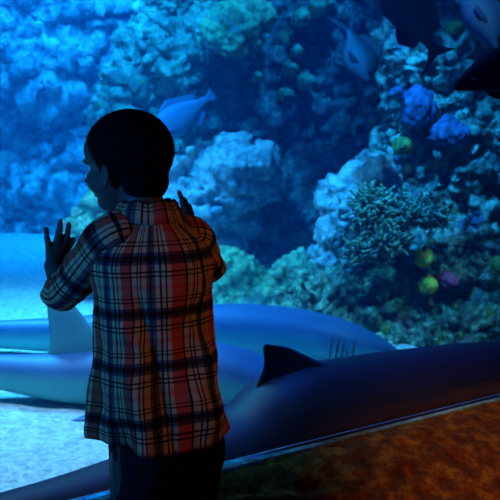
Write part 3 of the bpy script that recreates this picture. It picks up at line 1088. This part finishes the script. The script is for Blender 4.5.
bm_cone(bm, Hd(0, 0.080, 0.000), Hd(0, 0.096, -0.028), 0.007, 0.010)
bm_ell(bm, Hd(0, 0.076, -0.054), (0.017, 0.010, 0.005), HRS, sub=2)
bm_ell(bm, Hd(0, 0.074, -0.063), (0.015, 0.010, 0.006), HRS, sub=2)
neck = B(-0.02, 0.0, 0.93)
bm_cone(bm, Hd(0, -0.028, -0.045), neck, 0.046, 0.050)
# torso
SHL = W(P(112, 236, BY - 0.06))
SHR = W(P(192, 236, BY + 0.08))
for (z, a, bb) in ((0.90, 0.10, 0.062), (0.83, 0.105, 0.075), (0.74, 0.10, 0.078), (0.64, 0.10, 0.078), (0.55, 0.11, 0.085)):
    bm_ell(bm, B(0, 0, z), (a, bb, 0.08), Matrix((BR, BF, Vector((0, 0, 1)))).transposed())
bm_cone(bm, neck, SHL, 0.045, 0.036)
bm_cone(bm, neck, SHR, 0.045, 0.036)
# legs
for s in (-1, 1):
    chain(bm, [(B(s * 0.055, 0, 0.53), 0.068), (B(s * 0.065, 0.01, 0.30), 0.047), (B(s * 0.065, -0.01, 0.18), 0.042), (B(s * 0.065, -0.015, 0.06), 0.028)])
    chain(bm, [(B(s * 0.065, -0.03, 0.035), 0.028), (B(s * 0.072, 0.09, 0.028), 0.024)])
# arms
ELL = W(P(64, 292, 2.22))
WRL = W(onglass(52, 266, -0.045))
ELR = W(P(209, 267, 2.43))
WRR = W(onglass(186, 232, -0.035))
chain(bm, [(SHL, 0.036), (ELL, 0.029), (WRL, 0.019)])
chain(bm, [(SHR, 0.036), (ELR, 0.029), (WRR, 0.019)])


def hand(wr, palm, fingers, thumb):
    """fingers: (knuckle px, bend px, tip px); all on the glass"""
    kn = [W(onglass(*f[0], -0.013)) for f in fingers]
    for k_ in kn:
        bm_cone(bm, wr, k_, 0.014, 0.0095, 12)
    pc = W(onglass(*palm, -0.014))
    for k_ in kn:
        bm_cone(bm, pc, k_, 0.012, 0.0095, 12)
    bm_cone(bm, wr, pc, 0.019, 0.015, 12)
    bm_cone(bm, wr, W(onglass(*thumb[0], -0.016)), 0.018, 0.013, 12)
    bm_cone(bm, W(onglass(*thumb[0], -0.016)), kn[-1], 0.012, 0.0095, 12)
    for f, k_ in zip(fingers, kn):
        md = W(onglass(*f[1], -0.013))
        tp = W(onglass(*f[2], -0.0075))
        chain(bm, [(k_, 0.0088), (md, 0.0070), (tp, 0.0060)])
    t0, t1, t2 = [W(onglass(*q, -0.013)) for q in thumb]
    chain(bm, [(t0, 0.0125), (t1, 0.0095), (t2, 0.0075)])


hand(WRL, (56, 256), [((49, 246), (47, 238), (46, 229)), ((56, 244), (57.5, 236), (58.5, 229)), ((59, 243), (60, 232), (60.5, 221)), ((65, 244), (67.5, 234), (69, 224))],
     [(62, 255), (68, 247), (73, 240)])
hand(WRR, (185, 221), [((184, 209), (182, 200), (179, 192)), ((187, 210), (186, 203), (184.5, 199)), ((190, 213), (190, 208), (189, 205)), ((191, 218), (192, 214), (192, 212))],
     [(181, 220), (175.5, 209), (171, 202)])
me = remesh(bm, 0.0028, 3)
# eye sockets
co = vco(me)
for s in (-1, 1):
    c = np.array(Hd(s * 0.027, 0.084, -0.006))
    d = np.linalg.norm(co - c, axis=1)
    co -= np.array(HR3 @ Vector((0, 1, 0))) * (0.006 * np.exp(-(d / 0.014) ** 2))[:, None]
setco(me, co)
link('body', me, M['skin'], child)
for s in (-1, 1):
    bm = bmesh.new(); bm_ell(bm, Hd(s * 0.027, 0.067, -0.006), (0.0105,) * 3, sub=3)
    e = bpy.data.meshes.new('eye'); bm.to_mesh(e); bm.free()
    eo = link('eye', e, M['sclera'], child)
    bm = bmesh.new(); bm_ell(bm, Hd(s * 0.027, 0.0755, -0.006), (0.0045, 0.0026, 0.0045), HR3, sub=2)
    e = bpy.data.meshes.new('iris'); bm.to_mesh(e); bm.free()
    link('iris', e, M['eye'], eo)

# hair cap
bm = bmesh.new()
bm_ell(bm, Hd(0, -0.012, 0.024), (0.0815, 0.0985, 0.0865), HRS, sub=5)
bm_ell(bm, Hd(0, -0.045, -0.035), (0.056, 0.048, 0.052), HRS, sub=4)
me = remesh(bm, 0.004, 2)
co = vco(me)
loc = (co - np.array(hc)) @ np.array(HR3) / HS
x_, y_, z_ = loc[:, 0], loc[:, 1], loc[:, 2]
ymax = np.interp(z_, [-0.10, -0.035, -0.03, 0.0, 0.03, 0.055, 0.075, 0.12], [-0.03, -0.022, 0.012, 0.018, 0.036, 0.058, 0.10, 0.12])
k = np.clip((y_ - ymax) / 0.006, 0, 1)
cen = np.array(hc) + np.array(HR3) @ np.array([0, -0.01, 0.0])
co = co + (cen - co) * (k * 0.22)[:, None]
co = co + vno(me) * (0.0012 * vnoise(co / 0.006, 2))[:, None]
setco(me, co)
link('hair', me, M['hair'], child)


# shirt ------------------------------------------------------------
def shirt_w(co, k, amp=1.0):
    """cloth folds"""
    no = None
    return co


prof = [  # z, half width, half depth, x offset, y offset
    (0.462, 0.157, 0.106, 0.006, -0.005), (0.48, 0.156, 0.106, 0.004, -0.005), (0.52, 0.150, 0.104, 0.000, -0.004), (0.58, 0.144, 0.102, -0.004, 0), (0.66, 0.140, 0.100, -0.007, 0),
    (0.74, 0.138, 0.098, -0.009, 0), (0.81, 0.137, 0.096, -0.010, 0), (0.86, 0.134, 0.093, -0.010, 0), (0.89, 0.124, 0.088, -0.012, 0), (0.915, 0.108, 0.080, -0.014, 0),
    (0.935, 0.088, 0.072, -0.017, 0), (0.950, 0.070, 0.064, -0.019, 0), (0.960, 0.060, 0.058, -0.020, 0)]
nz, na = 90, 128
rings = []
for i in range(nz):
    t = i / (nz - 1)
    z = 0.462 + (0.960 - 0.462) * (1 - (1 - t) ** 1.25)
    a, bb, xo, yo = interp(z, prof)
    ring = []
    for j in range(na):
        an = 2 * math.pi * j / na
        ca, sa = math.cos(an), math.sin(an)
        e = 0.86
        rx = a * math.copysign(abs(ca) ** e, ca)
        ry = bb * math.copysign(abs(sa) ** e, sa)
        low = max(0, 1 - (z - 0.462) / 0.40)
        fold = 0.012 * low * math.sin(an * 5 + 3.0 * z * 4) + 0.006 * low * math.sin(an * 11 + 1.3)
        k_ = 1 + fold / 0.15
        zz = z
        if z < 0.52:   # curved shirt tail: low at the back, notched up at the sides
            zz = z + (0.52 - z) / 0.058 * (0.018 * math.cos(2 * an) + 0.012 * math.cos(an + 0.5) * 0)
        ring.append(B(rx * k_ + xo, ry * k_ + yo, zz))
    rings.append(ring)
per = 2 * math.pi * 0.142


def uvf(i, j):
    z = 0.462 + (0.960 - 0.462) * (1 - (1 - i / (nz - 1)) ** 1.25)
    return (j / na * per, z)


me = grid_mesh('shirt', rings, caps=False, uv=uvf)
co = vco(me)
cl = co @ np.array([list(BR), list(BF), [0, 0, 1]]).T
q = np.stack([cl[:, 0] + cl[:, 2] * 0.5, cl[:, 1], cl[:, 2] * 0.6 - cl[:, 0] * 0.5], 1)
up_mask = np.clip((0.96 - cl[:, 2]) / 0.03, 0, 1)
dsp = (0.011 * vnoise(q / 0.10, 5) + 0.006 * vnoise(q / 0.045, 6) + 0.004 * (1 - np.abs(vnoise(q / 0.07, 8)) * 2)) * up_mask
# big diagonal drape fold on the left of the back
line = cl[:, 0] + 0.095 - (0.80 - cl[:, 2]) * 0.20
dsp += -0.012 * np.exp(-(line / 0.012) ** 2) * np.clip((0.85 - cl[:, 2]) / 0.1, 0, 1) * (cl[:, 1] < 0)
cen = cl.copy(); cen[:, 0] = 0; cen[:, 1] = 0
out = cl - cen
out /= np.linalg.norm(out, axis=1)[:, None] + 1e-6
cl = cl + out * dsp[:, None]
co = cl @ np.array([list(BR), list(BF), [0, 0, 1]])
setco(me, co)
shirt = link('shirt', me, M['plaid'], child)
sm = shirt.modifiers.new('thickness', 'SOLIDIFY')
sm.thickness = 0.003
sm.offset = 0


def sleeve(path, radii, k):
    pts = catmull(path, 40)
    rs = np.interp(np.linspace(0, 1, 40), np.linspace(0, 1, len(radii)), radii)
    rings = []
    up0 = None
    Ls = [0]
    for a, b_ in zip(pts, pts[1:]):
        Ls.append(Ls[-1] + (b_ - a).length)
    for i, p in enumerate(pts):
        tn = (pts[min(39, i + 1)] - pts[max(0, i - 1)]).normalized()
        if up0 is None:
            up0 = tn.orthogonal().normalized()
        up0 = (up0 - tn * up0.dot(tn)).normalized()
        sd = tn.cross(up0)
        ring = []
        for j in range(48):
            an = 2 * math.pi * j / 48
            wob = 1 + 0.10 * math.sin(2 * an + k) * (i / 40) + 0.045 * math.sin(i * 0.75 + 2 * math.cos(an + k)) + 0.03 * math.sin(5 * an + i * 0.3)
            ring.append(p + (up0 * math.cos(an) + sd * math.sin(an)) * rs[i] * wob)
        rings.append(ring)
    me = grid_mesh('sleeve', rings, caps=False, uv=lambda i, j: (j / 48 * 0.30, -Ls[i]))
    o = link('sleeve', me, M['plaid'], shirt)
    s_ = o.modifiers.new('thickness', 'SOLIDIFY')
    s_.thickness = 0.003
    s_.offset = 0
    return o


sleeve([SHL + B(0.045, 0, 0.0), SHL + B(0.0, 0, 0.0), SHL.lerp(ELL, 0.5), ELL.lerp(SHL, 0.05), ELL.lerp(WRL, 0.22)], [0.042, 0.050, 0.050, 0.047, 0.044, 0.045], 0.4)
sleeve([SHR + B(-0.045, 0, 0.0), SHR + B(0.0, 0, 0.0), SHR.lerp(ELR, 0.5), ELR.lerp(SHR, 0.05), ELR.lerp(WRR, 0.20)], [0.040, 0.046, 0.044, 0.042, 0.040, 0.040], 1.7)

# collar: stand and folded leaf
rings = []
for i, (z, r, tl) in enumerate([(0.950, 0.066, 0), (0.972, 0.060, 0), (0.990, 0.056, 0), (0.994, 0.059, 0), (0.985, 0.066, 0), (0.965, 0.074, 0), (0.950, 0.080, 0)]):
    ring = []
    for j in range(64):
        an = 2 * math.pi * j / 63 * 0.94 + math.pi / 2 + 0.03 * 2 * math.pi
        ring.append(B(-0.020 + r * 1.02 * math.cos(an), 0.004 + r * 0.95 * math.sin(an), z - 0.012 * max(0, math.sin(an)) + 0.0025 * math.sin(an * 7)))
    rings.append(ring)
me = grid_mesh('collar', rings, closed=False, caps=False, uv=lambda i, j: (j / 64 * 0.38 + 0.02, i * 0.02))
o = link('collar', me, M['plaid'], shirt)
s_ = o.modifiers.new('thickness', 'SOLIDIFY'); s_.thickness = 0.003

# trousers
bm = bmesh.new()
bm_ell(bm, B(0.008, 0, 0.54), (0.122, 0.092, 0.09), Matrix((BR, BF, Vector((0, 0, 1)))).transposed(), sub=4)
for s in (-1, 1):
    chain(bm, [(B(s * 0.058 + 0.012, 0, 0.52), 0.080), (B(s * 0.067 + 0.030, 0.005, 0.40), 0.080), (B(s * 0.070 + 0.015, 0.01, 0.28), 0.064), (B(s * 0.067, -0.01, 0.17), 0.057), (B(s * 0.066, -0.012, 0.10), 0.053)])
me = remesh(bm, 0.006, 3)
displace(me, [('n', 0.08, 0.006), ('n', 0.035, 0.003)], 4)
link('trousers', me, M['trousers'], child)
for s in (-1, 1):
    bm = bmesh.new()
    bm_ell(bm, B(s * 0.072, 0.085, 0.030), (0.036, 0.036, 0.026), sub=3)
    bm_cone(bm, B(s * 0.066, -0.035, 0.036), B(s * 0.072, 0.085, 0.032), 0.034, 0.030)
    bm_cone(bm, B(s * 0.066, -0.020, 0.04), B(s * 0.066, -0.015, 0.075), 0.035, 0.036)
    me = remesh(bm, 0.004, 2)
    co = vco(me); co[:, 2] = np.maximum(co[:, 2], 0.002); setco(me, co)
    link('shoe', me, M['shoe'], child)
